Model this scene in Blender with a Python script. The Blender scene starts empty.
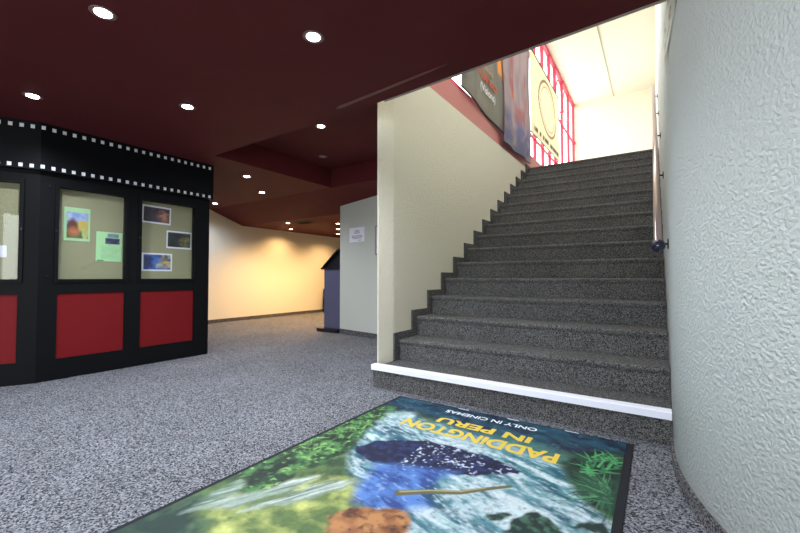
import bpy, bmesh, math, random
import numpy as np
from mathutils import Vector, Matrix
random.seed(7)
S = bpy.context.scene
COL = S.collection

# ------------------------------------------------------------------ camera
cam_d = bpy.data.cameras.new('camera'); cam = bpy.data.objects.new('camera', cam_d); COL.objects.link(cam)
cam_d.sensor_width = 36; cam_d.lens = 382.05 / 800 * 36
cam.location = (0, 0, 0.8607)
cam.rotation_euler = (math.radians(90) + 0.0276, 0.0005, 0.5904)
cam_d.clip_start = 0.02; cam_d.clip_end = 200
S.camera = cam

# ------------------------------------------------------------------ daylight
W = bpy.data.worlds.new('overcast_sky'); S.world = W; W.use_nodes = True
bg = W.node_tree.nodes['Background']
bg.inputs[0].default_value = (0.90, 0.96, 0.97, 1); bg.inputs[1].default_value = 6.8

def portal(name, loc, rot, sx, sy):
    l = bpy.data.lights.new(name, 'AREA'); l.shape = 'RECTANGLE'; l.size = sx; l.size_y = sy
    l.cycles.is_portal = True
    o = bpy.data.objects.new(name, l); COL.objects.link(o); o.location = loc; o.rotation_euler = rot
    return o
H90 = math.pi / 2
portal('stair_window_portal', (-1.86, 7.4, 4.33), (0, -H90, 0), 2.66, 8.05)
portal('added_skylight_portal', (-.87, 3.7, 5.8), (0, 0, 0), 1.3, 2.4)  # serves the skylight added above the stairs
portal('added_entrance_portal', (-1.0, -2.96, 1.05), (H90, 0, 0), 3.2, 2.0)  # serves the entrance glazing added behind the viewer

S.view_settings.view_transform = 'Standard'; S.view_settings.look = 'None'
S.view_settings.exposure = 0.0; S.view_settings.gamma = 1.0; S.view_settings.use_curve_mapping = False
S.cycles.use_denoising = True
S.cycles.max_bounces = 10; S.cycles.diffuse_bounces = 6
S.cycles.sample_clamp_indirect = 6

# downlight energies (W)
E_COOL, E_WARM, E_RECESS = 62, 125, 45

# ------------------------------------------------------------------ materials
def srgb(r, g, b):
    f = lambda c: (c / 255 / 12.92) if c / 255 <= .04045 else ((c / 255 + .055) / 1.055) ** 2.4
    return (f(r), f(g), f(b), 1)
MATS = {}
def mat(name, col, rough=.6, metal=0, spec=.5, emit=None, estr=0):
    m = bpy.data.materials.new(name); m.use_nodes = True
    b = m.node_tree.nodes['Principled BSDF']
    b.inputs['Base Color'].default_value = col; b.inputs['Roughness'].default_value = rough
    b.inputs['Metallic'].default_value = metal; b.inputs['Specular IOR Level'].default_value = spec
    if emit: b.inputs['Emission Color'].default_value = emit; b.inputs['Emission Strength'].default_value = estr
    MATS[name] = m
    return m
def nd(m, t, **k):
    n = m.node_tree.nodes.new(t)
    for a, v in k.items(): setattr(n, a, v)
    return n
def lk(m, a, b): m.node_tree.links.new(a, b)
def BS(m): return m.node_tree.nodes['Principled BSDF']
def ramp(m, stops, interp='LINEAR'):
    r = nd(m, 'ShaderNodeValToRGB'); r.color_ramp.interpolation = interp
    while len(r.color_ramp.elements) < len(stops): r.color_ramp.elements.new(.5)
    for e, (p, c) in zip(r.color_ramp.elements, stops): e.position = p; e.color = c
    return r
def grain(m, c1, c2, scale, amt_rough=None, bump=0, dist=.002, detail=3):
    """two-tone mottling in object space, with optional bump"""
    tc = nd(m, 'ShaderNodeTexCoord'); n = nd(m, 'ShaderNodeTexNoise')
    n.inputs['Scale'].default_value = scale; n.inputs['Detail'].default_value = detail
    lk(m, tc.outputs['Object'], n.inputs['Vector'])
    r = ramp(m, [(.35, c1), (.65, c2)]); lk(m, n.outputs['Fac'], r.inputs['Fac']); lk(m, r.outputs['Color'], BS(m).inputs['Base Color'])
    if bump:
        bp = nd(m, 'ShaderNodeBump'); bp.inputs['Strength'].default_value = bump; bp.inputs['Distance'].default_value = dist
        lk(m, n.outputs['Fac'], bp.inputs['Height']); lk(m, bp.outputs['Normal'], BS(m).inputs['Normal'])
    return m

def carpet(name, dark, mid, light, k=1.0):
    m = mat(name, mid, .95, spec=.1)
    tc = nd(m, 'ShaderNodeTexCoord')
    v = nd(m, 'ShaderNodeTexVoronoi'); v.inputs['Scale'].default_value = 165 * k; lk(m, tc.outputs['Object'], v.inputs['Vector'])
    sp = nd(m, 'ShaderNodeSeparateColor'); lk(m, v.outputs['Color'], sp.inputs['Color'])
    r = ramp(m, [(0, dark), (.30, mid), (.62, light), (.9, (1.0 if light[0] > .5 else light[0] * 1.3, light[1] * 1.3, light[2] * 1.3, 1))], 'CONSTANT')
    lk(m, sp.outputs[0], r.inputs['Fac'])
    n = nd(m, 'ShaderNodeTexNoise'); n.inputs['Scale'].default_value = 2.2; n.inputs['Detail'].default_value = 4; lk(m, tc.outputs['Object'], n.inputs['Vector'])
    r2 = ramp(m, [(.3, (.88, .88, .88, 1)), (.7, (1.08, 1.08, 1.08, 1))]); lk(m, n.outputs['Fac'], r2.inputs['Fac'])
    mx = nd(m, 'ShaderNodeMix', data_type='RGBA', blend_type='MULTIPLY'); mx.inputs[0].default_value = 1
    lk(m, r.outputs['Color'], mx.inputs[6]); lk(m, r2.outputs['Color'], mx.inputs[7]); lk(m, mx.outputs[2], BS(m).inputs['Base Color'])
    bp = nd(m, 'ShaderNodeBump'); bp.inputs['Strength'].default_value = .5; bp.inputs['Distance'].default_value = .003
    lk(m, v.outputs['Distance'], bp.inputs['Height']); lk(m, bp.outputs['Normal'], BS(m).inputs['Normal'])
    return m
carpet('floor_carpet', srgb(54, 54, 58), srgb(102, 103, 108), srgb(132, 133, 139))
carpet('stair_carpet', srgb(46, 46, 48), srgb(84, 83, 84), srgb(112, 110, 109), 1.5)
carpet('skirting_carpet', srgb(45, 44, 46), srgb(86, 85, 88), srgb(112, 110, 112))  # darker copy of the floor carpet, wall foot shadow put into its colour

def stucco(name, col, scale, strength, dist):
    m = mat(name, col, .85, spec=.25)
    tc = nd(m, 'ShaderNodeTexCoord')
    n = nd(m, 'ShaderNodeTexNoise'); n.inputs['Scale'].default_value = scale; n.inputs['Detail'].default_value = 4; n.inputs['Roughness'].default_value = .55
    n.inputs['Distortion'].default_value = .2
    lk(m, tc.outputs['Object'], n.inputs['Vector'])
    v = nd(m, 'ShaderNodeTexVoronoi', feature='SMOOTH_F1'); v.inputs['Scale'].default_value = scale * .9; lk(m, tc.outputs['Object'], v.inputs['Vector'])
    rr = ramp(m, [(.38, (0, 0, 0, 1)), (.6, (1, 1, 1, 1))]); lk(m, n.outputs['Fac'], rr.inputs['Fac'])
    ad = nd(m, 'ShaderNodeMath', operation='ADD'); lk(m, rr.outputs['Color'], ad.inputs[0]); lk(m, v.outputs['Distance'], ad.inputs[1])
    bp = nd(m, 'ShaderNodeBump'); bp.inputs['Strength'].default_value = strength; bp.inputs['Distance'].default_value = dist
    lk(m, ad.outputs[0], bp.inputs['Height']); lk(m, bp.outputs['Normal'], BS(m).inputs['Normal'])
    return m
stucco('white_stucco', srgb(246, 250, 248), 85, .55, .004)
stucco('cream_stucco', srgb(220, 213, 195), 60, .45, .004)
stucco('pale_plaster', srgb(226, 222, 208), 70, .25, .002)
stucco('grey_plaster', srgb(196, 198, 190), 70, .2, .002)
grain(mat('maroon_ceiling', srgb(96, 30, 34), .75, spec=.3), srgb(84, 23, 27), srgb(90, 25, 29), 3, bump=.05)
mat('upper_white', srgb(240, 232, 212), .8)
mat('trim_grey', srgb(150, 140, 135), .6)
mat('lit_strip_maroon', srgb(104, 52, 54), .4)  # paler maroon standing in for light on the ceiling strip
mat('pink_kerb', srgb(190, 112, 108), .55)
mat('upper_red', srgb(206, 40, 72), .5)
mat('ceiling_line', srgb(176, 168, 150), .7)
mat('black_laminate', srgb(12, 13, 15), .55, spec=.12)
mat('black_gloss', srgb(12, 13, 16), .5, spec=.12)
mat('perforation_white', srgb(226, 226, 234), .5)
mat('red_laminate', srgb(110, 20, 24), .55, spec=.15)
grain(mat('felt_beige', srgb(196, 190, 156), .9, spec=.1), srgb(152, 149, 120), srgb(160, 157, 128), 90, bump=.1)
mat('white_paper', srgb(232, 232, 242), .7)
mat('green_paper', srgb(176, 222, 172), .7)
mat('white_strip', srgb(236, 236, 250), .5)
mat('rubber', srgb(34, 35, 40), .8, spec=.2)
mat('steel_rail', srgb(196, 176, 172), .28, metal=.75)
mat('black_metal', srgb(20, 20, 24), .4, metal=.3)
mat('blue_ball', srgb(22, 24, 52), .15, spec=.8)
mat('chrome', srgb(200, 200, 205), .2, metal=1)
mat('machine_blue', srgb(84, 84, 112), .5)
mat('machine_dark', srgb(24, 25, 32), .35)
mat('lens_cool', srgb(255, 255, 255), .3, emit=(.86, .92, 1, 1), estr=30)
mat('lens_warm', srgb(255, 255, 255), .3, emit=(1, .78, .48, 1), estr=14)
mat('lens_off', srgb(150, 130, 130), .3)
mat('lamp_ring', srgb(130, 100, 100), .4, metal=.3)
mat('letter_yellow', srgb(214, 184, 66), .6)
mat('letter_white', srgb(226, 232, 240), .6)
mat('ink', srgb(60, 60, 96), .7)
def glass(name, tint, refl=.06):
    m = bpy.data.materials.new(name); m.use_nodes = True; nt = m.node_tree; nt.nodes.clear()
    o = nt.nodes.new('ShaderNodeOutputMaterial'); t = nt.nodes.new('ShaderNodeBsdfTransparent'); g = nt.nodes.new('ShaderNodeBsdfGlossy')
    x = nt.nodes.new('ShaderNodeMixShader'); t.inputs[0].default_value = tint; g.inputs['Roughness'].default_value = .03; x.inputs[0].default_value = refl
    nt.links.new(t.outputs[0], x.inputs[1]); nt.links.new(g.outputs[0], x.inputs[2]); nt.links.new(x.outputs[0], o.inputs[0]); MATS[name] = m
glass('clear_glass', (.97, .98, .97, 1)); glass('case_glass', (.95, .96, .95, 1), .03)
def vcol(name, rough=.7, trans=0):
    m = mat(name, (1, 1, 1, 1), rough, spec=.3)
    a = nd(m, 'ShaderNodeVertexColor'); a.layer_name = 'print'
    lk(m, a.outputs['Color'], BS(m).inputs['Base Color'])
    if trans:
        out = m.node_tree.nodes['Material Output']; tl = nd(m, 'ShaderNodeBsdfTranslucent'); mx = nd(m, 'ShaderNodeMixShader')
        mx.inputs[0].default_value = trans; lk(m, a.outputs['Color'], tl.inputs[0])
        lk(m, BS(m).outputs[0], mx.inputs[1]); lk(m, tl.outputs[0], mx.inputs[2]); lk(m, mx.outputs[0], out.inputs[0])
    return m
vcol('printed_mat', .6); vcol('printed_paper', .55); vcol('printed_banner', .6, .35)

# ------------------------------------------------------------------ mesh helpers
def obj(name, bm, m, parent=None, smooth=False):
    me = bpy.data.meshes.new(name)
    if smooth:
        for f in bm.faces: f.smooth = True
    bm.to_mesh(me); bm.free()
    for x in (m if isinstance(m, (list, tuple)) else [m]): me.materials.append(MATS[x])
    o = bpy.data.objects.new(name, me); COL.objects.link(o)
    if parent: o.parent = parent
    return o
def tag(o, label=None, cat=None, group=None, kind=None):
    for k, v in (('label', label), ('category', cat), ('group', group), ('kind', kind)):
        if v: o[k] = v
    return o
def struct(name, bm, m, smooth=False, label=None):
    o = obj(name, bm, m, None, smooth); o['kind'] = 'structure'
    if label: o['label'] = label
    return o
def thing(name, label, cat, loc=(0, 0, 0), group=None):
    o = bpy.data.objects.new(name, None); o.empty_display_size = .1; COL.objects.link(o); o.location = loc
    return tag(o, label, cat, group)
def quad(bm, pts, mi=0):
    f = bm.faces.new([bm.verts.new(p) for p in pts]); f.material_index = mi; return f
def box(bm, x0, x1, y0, y1, z0, z1, mi=0, bev=0, M=None):
    r = bmesh.ops.create_cube(bm, size=1)
    vs = r['verts']
    bmesh.ops.scale(bm, vec=(x1 - x0, y1 - y0, z1 - z0), verts=vs)
    bmesh.ops.translate(bm, vec=((x0 + x1) / 2, (y0 + y1) / 2, (z0 + z1) / 2), verts=vs)
    fs = {f for v in vs for f in v.link_faces}
    for f in fs: f.material_index = mi
    if bev:
        es = list({e for v in vs for e in v.link_edges})
        rr = bmesh.ops.bevel(bm, geom=es, offset=bev, segments=2, affect='EDGES', profile=.6)
        vs = list({v for f in rr['faces'] for v in f.verts} | {v for v in vs if v.is_valid})
    if M is not None: bmesh.ops.transform(bm, matrix=M, verts=[v for v in vs if v.is_valid])
def prism(bm, poly, a, b, axis='z', mi=0):
    def P(u, v, w): return {'z': (u, v, w), 'x': (w, u, v), 'y': (u, w, v)}[axis]
    lo = [bm.verts.new(P(u, v, a)) for u, v in poly]; hi = [bm.verts.new(P(u, v, b)) for u, v in poly]
    n = len(poly); fs = [bm.faces.new(lo), bm.faces.new(hi)]
    for i in range(n): fs.append(bm.faces.new((lo[i], lo[(i + 1) % n], hi[(i + 1) % n], hi[i])))
    for f in fs: f.material_index = mi
    bmesh.ops.recalc_face_normals(bm, faces=fs)
def cyl(bm, p0, p1, r0, r1=None, seg=20, mi=0):
    p0, p1 = Vector(p0), Vector(p1); d = p1 - p0; r1 = r0 if r1 is None else r1
    q = d.to_track_quat('Z', 'Y').to_matrix().to_4x4(); q.translation = (p0 + p1) / 2
    r = bmesh.ops.create_cone(bm, cap_ends=True, segments=seg, radius1=r0, radius2=r1, depth=d.length, matrix=q)
    for f in {f for v in r['verts'] for f in v.link_faces}: f.material_index = mi
def lathe(bm, prof, seg=28, mi=0, c=(0, 0, 0)):
    rings = []
    for r, z in prof:
        rings.append([bm.verts.new((c[0] + r * math.cos(2 * math.pi * k / seg), c[1] + r * math.sin(2 * math.pi * k / seg), c[2] + z)) for k in range(seg)] if r > 1e-6 else [bm.verts.new((c[0], c[1], c[2] + z))])
    for a, b in zip(rings, rings[1:]):
        for k in range(seg):
            k2 = (k + 1) % seg
            if len(a) == 1 and len(b) > 1: f = bm.faces.new((a[0], b[k], b[k2]))
            elif len(b) == 1 and len(a) > 1: f = bm.faces.new((a[k], a[k2], b[0]))
            elif len(a) > 1: f = bm.faces.new((a[k], a[k2], b[k2], b[k]))
            f.material_index = mi
    bmesh.ops.recalc_face_normals(bm, faces=bm.faces)
B = bmesh.new

# numpy fractal noise
def vnoise(x, y, seed=0):
    xi = np.floor(x).astype(np.int64); yi = np.floor(y).astype(np.int64); xf = x - xi; yf = y - yi
    def h(a, b):
        n = (a * 374761393 + b * 668265263 + seed * 982451653) & 0x7fffffff
        n = ((n ^ (n >> 13)) * 1274126177) & 0x7fffffff
        return ((n ^ (n >> 16)) & 0xffff) / 65535.0
    u = xf * xf * (3 - 2 * xf); v = yf * yf * (3 - 2 * yf)
    return (h(xi, yi) * (1 - u) + h(xi + 1, yi) * u) * (1 - v) + (h(xi, yi + 1) * (1 - u) + h(xi + 1, yi + 1) * u) * v
def fbm(x, y, seed=0, oc=4):
    t = 0; a = .5
    for i in range(oc): t = t + a * vnoise(x * 2 ** i, y * 2 ** i, seed + i * 7); a *= .5
    return t / (1 - .5 ** oc)
def segdist(X, Y, poly, closed=True):
    d = np.full(X.shape, 1e9); n = len(poly)
    for i in range(n if closed else n - 1):
        ax, ay = poly[i]; bx, by = poly[(i + 1) % n]; dx, dy = bx - ax, by - ay
        t = np.clip(((X - ax) * dx + (Y - ay) * dy) / (dx * dx + dy * dy + 1e-12), 0, 1)
        d = np.minimum(d, np.hypot(X - ax - t * dx, Y - ay - t * dy))
    return d
def inside(X, Y, poly):
    r = np.zeros(X.shape, bool); n = len(poly); j = n - 1
    for i in range(n):
        xi, yi = poly[i]; xj, yj = poly[j]
        r ^= ((yi > Y) != (yj > Y)) & (X < (xj - xi) * (Y - yi) / (yj - yi + 1e-12) + xi); j = i
    return r
def pmask(X, Y, poly, soft=.02):
    d = segdist(X, Y, poly); sd = np.where(inside(X, Y, poly), d, -d)
    return np.clip(sd / soft + .5, 0, 1)
def C(r, g, b): return np.array(srgb(r, g, b)[:3])
def over(img, m, c): return img * (1 - m[..., None]) + (c if np.ndim(c) == 3 else np.asarray(c)) * m[..., None]
def print_sheet(name, pts_fn, nu, nv, img, m, parent=None, thick=0.0, offset=None):
    """a printed sheet: grid surface pts_fn(u,v) with the picture as its colour attribute"""
    us = np.linspace(0, 1, nu); vs = np.linspace(0, 1, nv)
    P = np.array([[pts_fn(u, v) for u in us] for v in vs], float).reshape(-1, 3) if not callable(getattr(pts_fn, 'grid', None)) else pts_fn.grid(us, vs)
    idx = np.arange(nu * nv).reshape(nv, nu)
    F = np.stack([idx[:-1, :-1], idx[:-1, 1:], idx[1:, 1:], idx[1:, :-1]], -1).reshape(-1, 4)
    me = bpy.data.meshes.new(name); me.from_pydata(P.tolist(), [], F.tolist())
    a = me.color_attributes.new('print', 'FLOAT_COLOR', 'POINT')
    rgba = np.ones((nu * nv, 4), np.float32); rgba[:, :3] = np.clip(img.reshape(-1, 3), 0, 1)
    a.data.foreach_set('color', rgba.ravel()); me.materials.append(MATS[m]); me.polygons.foreach_set('use_smooth', [True] * len(F)); me.update()
    o = bpy.data.objects.new(name, me); COL.objects.link(o)
    if parent: o.parent = parent
    if thick:
        s = o.modifiers.new('thickness', 'SOLIDIFY'); s.thickness = thick; s.offset = -1 if offset is None else offset
    return o
def UV(nu, nv): return np.meshgrid(np.linspace(0, 1, nu), np.linspace(0, 1, nv))

def text_mesh(name, s, m, width, height, M, bold=0.0, parent=None, depth=.001, shear=0.0, gap=.3):
    cu = bpy.data.curves.new(name, 'FONT'); cu.body = s; cu.size = 1; cu.offset = bold; cu.extrude = 0.0; cu.shear = shear
    t = bpy.data.objects.new(name, cu); COL.objects.link(t)
    dg = bpy.context.evaluated_depsgraph_get(); me = bpy.data.meshes.new_from_object(t.evaluated_get(dg))
    bpy.data.objects.remove(t); bpy.data.curves.remove(cu)
    bm = B(); bm.from_mesh(me); bpy.data.meshes.remove(me)
    xs = [v.co.x for v in bm.verts]; ys = [v.co.y for v in bm.verts]
    x0, x1, y0, y1 = min(xs), max(xs), min(ys), max(ys)
    for v in bm.verts: v.co = Vector(((v.co.x - x0) / (x1 - x0) * width, (v.co.y - y0) / (y1 - y0) * height, 0))
    r = bmesh.ops.extrude_face_region(bm, geom=list(bm.faces))
    for g in r['geom']:
        if isinstance(g, bmesh.types.BMVert): g.co.z += depth
    bmesh.ops.recalc_face_normals(bm, faces=bm.faces)
    bm.transform(M)
    for f in bm.faces: f.material_index = 0
    # one mesh per word: cut where the gap between letters is a space
    Mi = M.inverted(); bm.verts.ensure_lookup_table(); seen = set(); isl = []
    for v in bm.verts:
        if v in seen: continue
        st_ = [v]; seen.add(v); grp = []
        while st_:
            a = st_.pop(); grp.append(a)
            for e in a.link_edges:
                b_ = e.other_vert(a)
                if b_ not in seen: seen.add(b_); st_.append(b_)
        q = [(Mi @ a.co).x for a in grp]; isl.append((min(q), max(q), grp))
    isl.sort(key=lambda t: t[0]); words = []; end = -9
    for a, b_, grp in isl:
        if a - end > height * gap: words.append([])
        words[-1] += grp; end = max(end, b_)
    out = []
    for wd in words:
        idx = {v: i for i, v in enumerate(wd)}; me = bpy.data.meshes.new(name)
        me.from_pydata([tuple(v.co) for v in wd], [], [[idx[v] for v in f.verts] for f in bm.faces if f.verts[0] in idx]); me.materials.append(MATS[m])
        o = bpy.data.objects.new(name, me); COL.objects.link(o); out.append(o)
    bm.free(); return out

# ================================================================== STRUCTURE
Z0, ZR, ZL, ZU, ZC = 2.125, 2.39, 1.89, 2.72, 5.67       # ceiling, recess, low ceiling, upper floor, upper ceiling
YE, XR = 2.387, .06                                      # first nosing, right wall of the stairs
RISE, GO = .17, .2803
XL = -1.81
# floor
bm = B(); box(bm, -7.1, 3.4, -3.2, 9.6, -.1, 0); struct('floor', bm, 'floor_carpet', label='grey speckled carpet floor of the lobby')
# upper landing
bm = B(); box(bm, -1.97, XR + .1, YE + 15 * GO + .3, 11.6, ZU - .2, ZU - .002); struct('floor', bm, 'stair_carpet', label='landing at the top of the stairs')

# ceiling (lobby): main plane, recess, slope and low part
bm = B()
quad(bm, [(-7.1, -3.2, Z0), (3.4, -3.2, Z0), (3.4, 2.085, Z0), (XR, 2.085, Z0), (-1.9, 2.2, Z0), (-3.8, 2.2, Z0), (-7.1, 2.2, Z0)])
quad(bm, [(-7.1, 2.2, Z0), (-3.8, 2.2, Z0), (-3.8, 3.92, Z0), (-7.1, 3.92, Z0)])
quad(bm, [(-3.8, 2.2, ZR), (-1.9, 2.2, ZR), (-1.9, 3.92, ZR), (-3.8, 3.92, ZR)])
quad(bm, [(-3.8, 2.2, Z0), (-3.8, 3.92, Z0), (-3.8, 3.92, ZR), (-3.8, 2.2, ZR)])
quad(bm, [(-3.8, 3.92, Z0), (-1.9, 3.92, Z0), (-1.9, 3.92, ZR), (-3.8, 3.92, ZR)])
quad(bm, [(-3.8, 2.2, Z0), (-1.9, 2.2, Z0), (-1.9, 2.2, ZR), (-3.8, 2.2, ZR)])
quad(bm, [(-7.1, 3.92, Z0), (-1.9, 3.92, Z0), (-1.9, 4.6, ZL), (-7.1, 4.6, ZL)])
quad(bm, [(-7.1, 4.6, ZL), (-1.9, 4.6, ZL), (-1.9, 9.6, ZL), (-7.1, 9.6, ZL)])
bmesh.ops.remove_doubles(bm, verts=bm.verts, dist=1e-4)
struct('ceiling', bm, 'maroon_ceiling', label='dark maroon lobby ceiling with a recess')
# highlight along the stairwell opening's edge, put in as a grey strip
bm = B(); prism(bm, [(XR, 2.085), (-1.6, 2.182), (-1.6, 2.198), (XR, 2.101)], Z0 - .004, Z0 + .14); struct('edge_highlight', bm, 'trim_grey', label='painted highlight along the edge of the stairwell opening')
# lit stripe beside the opening, its light put into a paler maroon
bm = B(); prism(bm, [(-1.97, 2.083), (-1.92, 2.062), (-1.15, 2.012), (-1.0, 2.008), (-1.15, 2.03), (-1.93, 2.098)], Z0 - .004, Z0 + .01); struct('lit_strip', bm, 'lit_strip_maroon', label='slightly glossy strip in the maroon ceiling, coloured paler as if lit')
# wall above the opening
bm = B(); prism(bm, [(XR, 2.102), (-1.9, 2.217), (-1.97, 2.217), (-1.97, 2.11), (XR, 1.98)], Z0 + .14, ZC + .1); prism(bm, [(-1.9, 2.21), (-1.97, 2.21), (-1.97, 2.9), (-1.9, 2.9)], ZR, ZC + .1)
struct('wall_front', bm, 'upper_white', label='wall above the stairwell opening')

# right wall: straight beside the stairs, then a convex curve towards the viewer
bm = B(); pts = [(XR, 11.6), (XR, 9), (XR, 6.5), (XR, 4.5), (XR, 3), (XR, 2.45)]
R = 1.75
for i in range(0, 61): a = math.radians(90 * i / 60); pts.append((XR + R - R * math.cos(a), 2.2 - R * math.sin(a)))
pts.append((3.4, 2.2 - R))
lo = [bm.verts.new((x, y, 0)) for x, y in pts]; hi = [bm.verts.new((x, y, ZC + .1)) for x, y in pts]
for i in range(len(pts) - 1): bm.faces.new((lo[i], lo[i + 1], hi[i + 1], hi[i]))
bmesh.ops.recalc_face_normals(bm, faces=bm.faces)
rw = struct('wall_right', bm, 'white_stucco', True, label='white rough stucco wall curving beside the stairs')
sm = rw.modifiers.new('thickness', 'SOLIDIFY'); sm.thickness = .1; sm.offset = 1
# carpet skirting at its foot
bm = B(); arc = [(XR, 2.37)] + [(XR + R - R * math.cos(math.radians(90 * i / 60)), 2.2 - R * math.sin(math.radians(90 * i / 60))) for i in range(61)]
arc_in = [(XR - .012, 2.37)] + [(XR + R - (R + .012) * math.cos(math.radians(90 * i / 60)), 2.2 - (R + .012) * math.sin(math.radians(90 * i / 60))) for i in range(61)]
for i in range(len(arc) - 1):
    a, b, c, d = arc_in[i], arc_in[i + 1], arc[i + 1], arc[i]
    quad(bm, [(a[0], a[1], 0), (b[0], b[1], 0), (b[0], b[1], .06), (a[0], a[1], .06)]); quad(bm, [(a[0], a[1], .06), (b[0], b[1], .06), (c[0], c[1], .06), (d[0], d[1], .06)])
bmesh.ops.remove_doubles(bm, verts=bm.verts, dist=1e-5)
struct('baseboard_right', bm, 'skirting_carpet', label='carpet skirting of the curved wall')

# left wall of the stairs with its chamfered end
bm = B(); prism(bm, [(-1.862, 2.455), (-1.856, 2.462), (-1.816, 2.59), (-1.811, 2.61), (XL, 2.64), (XL, 11.6), (-1.97, 11.6), (-1.97, 2.602), (-1.868, 2.458)], 0, ZU)
prism(bm, [(-1.862, 2.455), (-1.856, 2.462), (-1.816, 2.59), (-1.811, 2.61), (XL, 2.64), (XL, 2.9), (-1.97, 2.9), (-1.97, 2.602), (-1.868, 2.458)], ZU, ZC + .1)
struct('wall_left', bm, 'cream_stucco', label='cream stucco wall on the left of the stairs')
bm = B(); box(bm, -1.97, XL - .004, 2.9, 11.5, ZU, 2.98); struct('trim_3', bm, 'pink_kerb', label='pink kerb under the upper glazing')
# upper room
bm = B(); box(bm, -1.97, XR + .1, 11.5, 11.6, ZU, ZC + .1); struct('wall_back', bm, 'upper_white', label='bright end wall upstairs')
bm = B(); box(bm, -2.0, XR + .1, 2.0, 2.5, ZC, ZC + .1); box(bm, -2.0, XR + .1, 4.9, 11.6, ZC, ZC + .1); box(bm, -2.0, -1.52, 2.5, 4.9, ZC, ZC + .1); box(bm, -.22, XR + .1, 2.5, 4.9, ZC, ZC + .1); struct('ceiling', bm, 'upper_white', label='bright white ceiling upstairs')
bm = B()  # skylight added out of view to brighten the stair treads
for x in (-1.52, -.25): box(bm, x, x + .03, 2.5, 4.9, ZC - .01, ZC + .12)
for y in (2.5, 3.68, 4.87): box(bm, -1.49, -.25, y, y + .03, ZC - .01, ZC + .12)
w3 = struct('added_skylight', bm, 'upper_white', label='unseen skylight added to light the stairs from above')
bm = B(); box(bm, -1.5, -.24, 2.52, 4.88, ZC + .06, ZC + .066); obj('glass_pane', bm, 'clear_glass', w3)
bm = B(); box(bm, -.87, -.855, 5.0, 11.5, ZC - .012, ZC); struct('trim_4', bm, 'ceiling_line', label='thin seam strip on the upstairs ceiling')
# lobby block with the notice
bm = B(); prism(bm, [(-4.06, 4.392), (-1.95, 4.042), (-1.95, 9.5), (-4.06, 9.5)], 0, 2.35); struct('wall_centre', bm, 'grey_plaster', label='pale wall block with the notice')
bm = B(); prism(bm, [(-4.06, 4.378), (-1.95, 4.028), (-1.95, 4.04), (-4.06, 4.391)], 0, .07); struct('baseboard_centre', bm, 'skirting_carpet', label='carpet skirting of the pale wall block')
bm = B(); box(bm, -7.0, -6.9, -3.1, 9.5, 0, 2.35); struct('wall_far', bm, 'pale_plaster', label='cream far wall lit by warm spots')
bm = B(); box(bm, -6.9, -6.885, 2, 9.5, 0, .065); struct('baseboard_far', bm, 'skirting_carpet', label='skirting of the far wall')
bm = B(); box(bm, -7.0, -1.9, 9.5, 9.6, 0, 2.35); struct('wall_end', bm, 'pale_plaster', label='end wall of the passage')
# unseen entrance front behind the viewer, glazing added to let daylight in
bm = B()
box(bm, -7.0, -2.6, -3.1, -3.0, 0, 2.35); box(bm, .6, 3.3, -3.1, -3.0, 0, 2.35); box(bm, -2.6, .6, -3.1, -3.0, 2.05, 2.35)
struct('wall_entrance', bm, 'pale_plaster')
bm = B()
for x in (-2.6, -1.56, -.52, .56): box(bm, x, x + .04, -3.08, -3.02, 0, 2.05)
box(bm, -2.6, .6, -3.08, -3.02, 2.01, 2.05)
struct('added_entrance_glazing', bm, 'black_metal', label='unseen glazed entrance front added for daylight')
bm = B(); box(bm, 3.3, 3.4, -3.1, .5, 0, 2.35); struct('wall_side', bm, 'pale_plaster')

# upper glazing with red frame (x = -1.9 .. -1.83), y 3.3..11.5, z 2.98..5.67
bm = B()
GY = [2.9, 3.3, 5.1, 6.72, 7.3, 7.9, 8.5, 9.06, 9.85, 10.65, 11.42]
for y in GY: box(bm, -1.88, -1.82, y - .022, y + .022, 2.98, ZC, bev=.004)
box(bm, -1.88, -1.82, 2.9, 11.5, 2.98, 3.03); box(bm, -1.88, -1.82, 2.9, 11.5, ZC - .07, ZC)
box(bm, -1.87, -1.83, 2.9, 11.5, 3.42, 3.45); box(bm, -1.87, -1.83, 9.06, 11.5, 4.55, 4.59); box(bm, -1.87, -1.83, 2.9, 9.06, 4.88, 4.92)
w1 = struct('window_1', bm, 'upper_red', label='tall glazing with red frames above the stair wall')
bm = B(); box(bm, -1.853, -1.847, 2.9, 11.5, 3.0, ZC - .03); g = obj('glass_pane', bm, 'clear_glass', w1)
# ring ornaments and knobs on the frame
for (yc, zc) in ((9.45, 5.1), (10.25, 5.15)):
    bm = B(); prev = None; n = 28; ring = []
    for k in range(n):
        a = 2 * math.pi * k / n; cy, cz = yc + .33 * math.cos(a), zc + .36 * math.sin(a)
        ring.append([bm.verts.new((-1.83 + .012 * math.cos(b), cy + .02 * math.sin(b) * math.cos(a), cz + .02 * math.sin(b) * math.sin(a))) for b in [2 * math.pi * j / 6 for j in range(6)]])
    for k in range(n):
        for j in range(6): bm.faces.new((ring[k][j], ring[(k + 1) % n][j], ring[(k + 1) % n][(j + 1) % 6], ring[k][(j + 1) % 6]))
    bmesh.ops.recalc_face_normals(bm, faces=bm.faces)
    obj('ring_ornament', bm, 'upper_red', w1, True)
for (y, z) in ((9.06, 4.57), (9.85, 5.6), (9.06, 3.43), (10.65, 3.43), (11.42, 4.57), (11.42, 3.43), (9.85, 3.43)):
    bm = B(); cyl(bm, (-1.83, y, z), (-1.795, y, z), .05, .035, 12); obj('frame_knob', bm, 'upper_red', w1)

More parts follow.
